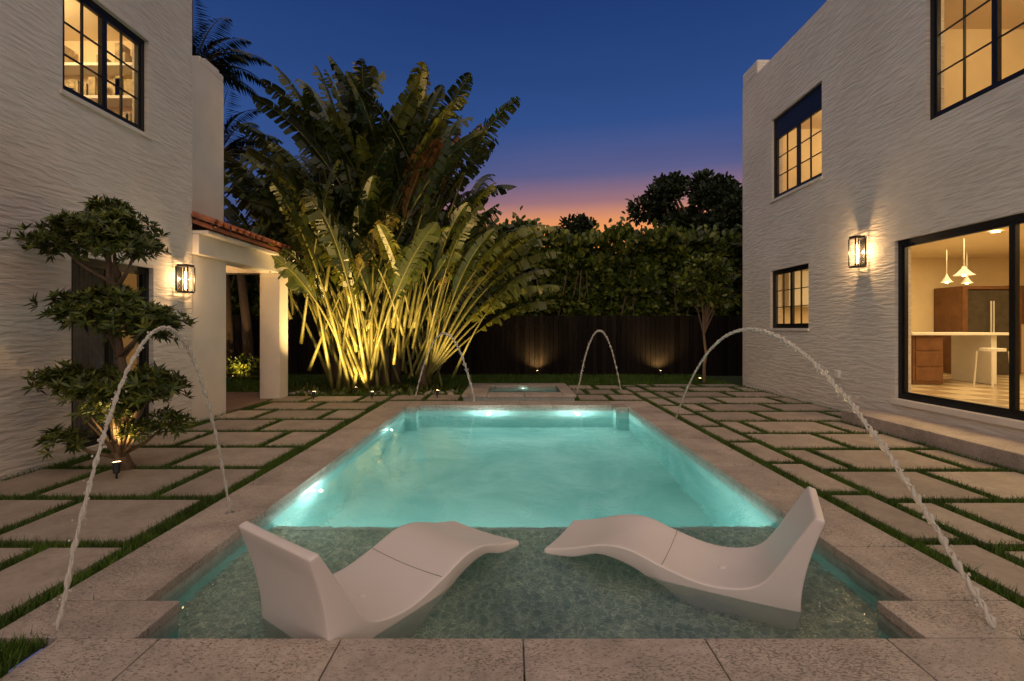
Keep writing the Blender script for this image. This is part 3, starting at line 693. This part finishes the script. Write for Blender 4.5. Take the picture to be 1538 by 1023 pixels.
for a_,ln,bd,pt in ((.1,.42,1.05,2.5),(-.1,.52,1.1,2.4),(.25,.6,1.0,2.2),(-.3,.36,1.2,2.6),(0.0,.7,1.0,1.9),(-.2,.62,1.15,1.6),(.15,.30,1.2,2.6),(.05,.80,.9,1.6),(-.15,.46,.95,2.7)):
    palm_leaf((-1.9,10.8,.3),a_,pt,ln,1.9,.25,bd,random.uniform(.6,.86),random.uniform(-.3,.3),.04)
for i in range(7):
    palm_leaf((-2.9+i*.12,10.8,1.4),random.gauss(0,.3),2.3+.15*i,random.uniform(.06,.22),1.9,.27,random.uniform(.3,.8),random.uniform(.93,1),random.uniform(-.5,.5),.045)
ob=mesh('blades',BV,BF,M_palm,tv)
at=ob.data.attributes.new('tone','FLOAT','POINT'); at.data.foreach_set('value',BT)
mesh('petioles',SV,SF,M_stem,tv,smooth=True)
V=[];F=[]
for (x,y,hh,r) in ((-3.5,11.3,2.4,.15),(-3.1,11.5,2.6,.15),(-3.85,11.2,1.9,.13),(-3.2,11.1,1.6,.13),(-2.05,11.1,1.1,.11),(-3.0,11.3,2.0,.12),(-4.1,11.4,2.2,.12),(-3.4,11.6,3.2,.14),(-2.8,11.6,3.0,.13),(-4.2,11.6,3.0,.13)):
    tube([(x,y,-.03),(x+.02,y,hh*.4),(x+(x+3.3)*.15,y,hh*.75),(x+(x+3.3)*.3,y,hh)],[r*1.2,r,r*.9,r*.7],V,F,12)
mesh('trunks',V,F,M_bark,tv,smooth=True)
n_=1500
P=np.column_stack([rng.normal(-3.2,.9,n_),rng.normal(10.9,.35,n_),np.full(n_,G)]); D=np.column_stack([rng.normal(0,.6,n_),rng.normal(0,.6,n_),np.ones(n_)])
L=rng.uniform(.08,.22,n_); V_,k=leaf_polys(P,D,rng.normal(0,1,(n_,3)),L,L*.3,'lance'); fastmesh('low_plants',V_,k,M_hedge)
V=[];F=[]
for i in range(130):
    x=random.uniform(-4.7,-1.3); y=random.uniform(10.25,10.75); r=random.uniform(.03,.08)
    tube([(x,y,G-.01),(x+.1*r,y,G+r*.3),(x,y+.1*r,G+r*.75),(x,y,G+r)],[r*1.1,r*1.3,r*.8,r*.2],V,F,7)
mesh('bed_stones',V,F,M_stone,None,smooth=True)

# ---------------------------------------------------------------- coconut palms behind left house
def coconut(x,y,z,n,fl,seed):
    random.seed(seed); c=empty('coconut_palm'); V=[];F=[]; P=[];D=[];Nn=[];L=[]
    tube([(x+.3,y,-.03),(x+.2,y,z*.4),(x,y,z*.8),(x,y,z)],[.17,.13,.11,.1],V,F,10)
    for i in range(n):
        az=i*2.4+random.uniform(-.2,.2); th0=random.uniform(.15,1.5); p=Vector((x,y,z)); h=Vector((math.cos(az),math.sin(az),0)); s=Vector((-math.sin(az),math.cos(az),0)); pts=[p.copy()]
        l=fl*random.uniform(.8,1.1)
        for j in range(24):
            u=j/24; th=th0+1.3*u*u+.25*u; d=h*math.sin(th)+Vector((0,0,math.cos(th))); p=p+d*l/24; pts.append(p.copy())
            if j>3:
                ll=.62*math.sin(math.pi*min(1,(u*.85+.12)))*fl/2.6
                for sg in (-1,1):
                    for q in range(2):
                        P.append(p-d*l/48*q); dd=s*sg+d*.7+Vector((0,0,-.35-.3*u)); D.append(dd+Vector((random.gauss(0,.08),)*3)); Nn.append((0,0,1)); L.append(ll*random.uniform(.85,1.1))
        tube(pts,[.03*(1-i_/26) for i_ in range(25)],V,F,5)
    mesh('trunk_and_ribs',V,F,M_bark,c,smooth=True)
    L=np.array(L); V_,k=leaf_polys(np.array([tuple(a) for a in P]),np.array([tuple(a) for a in D]),np.array(Nn,dtype=float),L,np.full(len(L),.055),'lance',-.03); fastmesh('fronds',V_,k,M_frond,c)
coconut(-8.6,13,8.3,26,2.1,3); coconut(-8.5,14,6.4,24,2.1,5); coconut(-8.0,14.2,4.1,16,2.1,8)
random.seed(21)

# ---------------------------------------------------------------- garden spotlights
def garden_light(x,y,tgt,e,spot=80,name='garden_spotlight',col=(1,.64,.24)):
    g_=empty(name); V=[];F=[]; t=(Vector(tgt)-Vector((x,y,.12))).normalized(); b=Vector((x,y,.10))
    tube([(x,y,-.03),(x,y,.09)],.008,V,F,6); tube([b-t*.05,b+t*.05],[.025,.035],V,F,12); mesh('housing',V,F,M_black,g_)
    V=[];F=[]; tube([b+t*.051,b+t*.054],.03,V,F,12); mesh('lens',V,F,M_bulb,g_)
    light('lamp','SPOT',tuple(b+t*.07),e,col,g_,radius=.03,target=tgt,spot=spot,blend=.9)
garden_light(-3.9,9.5,(-3.6,11.3,4.4),680,100); garden_light(-2.75,9.5,(-2.9,11.3,4.6),640,100); garden_light(-1.5,9.7,(-1.0,11,3.2),330,100)
garden_light(-3.3,10.2,(-3.4,11.2,1.6),80,110)
garden_light(.75,14.2,(.75,14.5,.8),70,130); garden_light(4.37,14.2,(4.37,14.5,.8),70,130)
garden_light(-3.68,4.5,(-3.9,4.8,1.0),42,90)
garden_light(-7.3,12.6,(-7.3,13.6,1.2),70,120); garden_light(4.7,12.1,(4.95,12.4,2),14,80)
sh=empty('garden_shrub'); V_,k=leafcloud([(-7.35,13.3,.25,.5,.3,.35),(-6.9,13.2,.2,.35,.3,.28)],1400,.08,.16,.1,.35); fastmesh('leaves',V_,k,M_hedge,sh)

# ---------------------------------------------------------------- pool loungers
def catmull(P,n):
    out=[];P=[P[0]]+list(P)+[P[-1]]
    for i in range(1,len(P)-2):
        for t in np.linspace(0,1,n,endpoint=False):
            a,b,c_,d=[np.array(P[i+j]) for j in (-1,0,1,2)]
            out.append(.5*((2*b)+(-a+c_)*t+(2*a-5*b+4*c_-d)*t*t+(-a+3*b-3*c_+d)*t**3))
    out.append(np.array(P[-2])); return out
TOP=[(0,.42),(.09,.27),(.185,.105),(.27,.0),(.40,-.050),(.57,-.058),(.78,-.012),(.98,.045),(1.15,.035),(1.35,-.03),(1.55,-.08)]
BOT=[(-.045,.405),(.02,.20),(.06,.0),(.07,-.20),(.12,-.347),(.36,-.347),(.62,-.347),(.86,-.115),(1.14,-.035),(1.34,-.09),(1.545,-.115)]
def lounger(mx,my,dx,dy,w=.60):
    lo=empty('pool_lounger'); d=Vector((dx,dy,0)).normalized(); s=Vector((-d.y,d.x,0)); o=Vector((mx,my,0))
    T=catmull(TOP,5);Bm=catmull(BOT,5); n=len(T); m_=12; V=[];F=[]
    for i in range(n):
        u=i/(n-1); ww=w*(1-.10*max(0,(u-.75))/.25*.6)
        for j in range(m_+1):
            v=(j/m_-.5)*2; dish=.014*(1-v*v)*(1 if i>2 else .3)
            V.append(tuple(o+d*T[i][0]+s*v*ww/2+Vector((0,0,T[i][1]-dish))))
    nb=len(V)
    for i in range(n):
        u=i/(n-1)
        for j in range(m_+1):
            v=(j/m_-.5)*2; ww=w*(1.0-.09*math.sin(math.pi*u)); V.append(tuple(o+d*Bm[i][0]+s*v*ww/2+Vector((0,0,Bm[i][1]+(.02*(1-v*v) if 2<i<n-2 and Bm[i][1]>-.33 else 0)))))
    W1=m_+1
    for i in range(n-1):
        for j in range(m_):
            a=i*W1+j; F.append((a,a+1,a+W1+1,a+W1)); b=nb+a; F.append((b,b+W1,b+W1+1,b+1))
        a=i*W1; F.append((a,a+W1,nb+a+W1,nb+a)); a=i*W1+m_; F.append((a,nb+a,nb+a+W1,a+W1))
    for j in range(m_):
        F.append((j,nb+j,nb+j+1,j+1)); a=(n-1)*W1+j; F.append((a,a+1,nb+a+1,nb+a))
    mesh('shell',V,F,M_lounger,lo,smooth=True,bevel=.016,seg=3)
    V=[];F=[]; c_=o+d*.47+Vector((0,0,-.076)); tube([c_,c_+Vector((0,0,.012))],[.024,.020],V,F,20); mesh('drain_cap',V,F,M_lounger,lo,bevel=.003)
    V=[];F=[]; ps=T[30]
    tube([o+d*ps[0]+s*v*w*.475+Vector((0,0,ps[1]-.014*(1-v*v)+.0005)) for v in np.linspace(-1,1,15)],.002,V,F,5); mesh('seam',V,F,M_seam,lo)
lounger(-1.10,2.29,.58,.81,.64); lounger(1.71,2.76,-.88,.47,.58)

# ---------------------------------------------------------------- water jets
M_steel=simple('brushed_steel',(.4,.4,.4),.35,.9)
def jet(a,b,h,r,seed=0):
    random.seed(seed); j=empty('water_jet'); a=Vector(a);b=Vector(b); V=[];F=[]
    Ln=(b-a).length*.7+2*h; ds=.008; n=int(Ln/ds)
    for st in range(2):
        pts=[];rad=[]
        for i in range(n+1):
            t=i/n; p=a.lerp(b,t)+Vector((0,0,4*h*t*(1-t))); ph=i*ds/.034*math.pi/1.6+st*math.pi
            amp=r*(.5+.45*t); wob=r*1.3*t
            p+=Vector((math.cos(ph)*amp*.7+noise.noise(Vector((i*.04,seed,st)))*wob,math.sin(ph)*amp*.7,math.sin(ph+.6)*amp+noise.noise(Vector((i*.04,seed,st+5)))*wob))
            pts.append(p); rad.append(r*(.30+.70*abs(math.sin(ph*.5+st*1.3)))*(1+.5*noise.noise(Vector((i*.17,seed+3,st)))))
        tube(pts,rad,V,F,6)
    for i in range(170):
        t=random.uniform(.3,1); p=a.lerp(b,t)+Vector((0,0,4*h*t*(1-t)))+Vector((random.gauss(0,r*1.5),random.gauss(0,r*1.5),random.gauss(0,r*1.5)))*t; q=r*random.uniform(.25,.7)
        tube([p-Vector((0,0,q)),p-Vector((0,0,q*.5)),p+Vector((0,0,q*.5)),p+Vector((0,0,q))],[q*.2,q*.85,q*.85,q*.2],V,F,6)
    mesh('stream',V,F,M_jet,j,smooth=True)
    V=[];F=[]; tube([a+Vector((0,0,-.02)),a+Vector((0,0,.006))],[.035,.03],V,F,20); tube([a+Vector((0,0,.005)),a+Vector((0,0,.02))],[.012,.009],V,F,12); mesh('nozzle',V,F,M_steel,j)
jet((-2.14,3.67,.0),(-2.12,2.25,-.02),1.41,.0095,seed=1)
jet((2.50,7.4,.0),(2.26,2.25,-.02),1.40,.0125,seed=2)
jet((-1.90,9.45,0),(-.70,9.15,0),1.30,.015,seed=3)
jet((2.35,10.4,0),(1.42,10.4,.05),1.32,.015,seed=4)
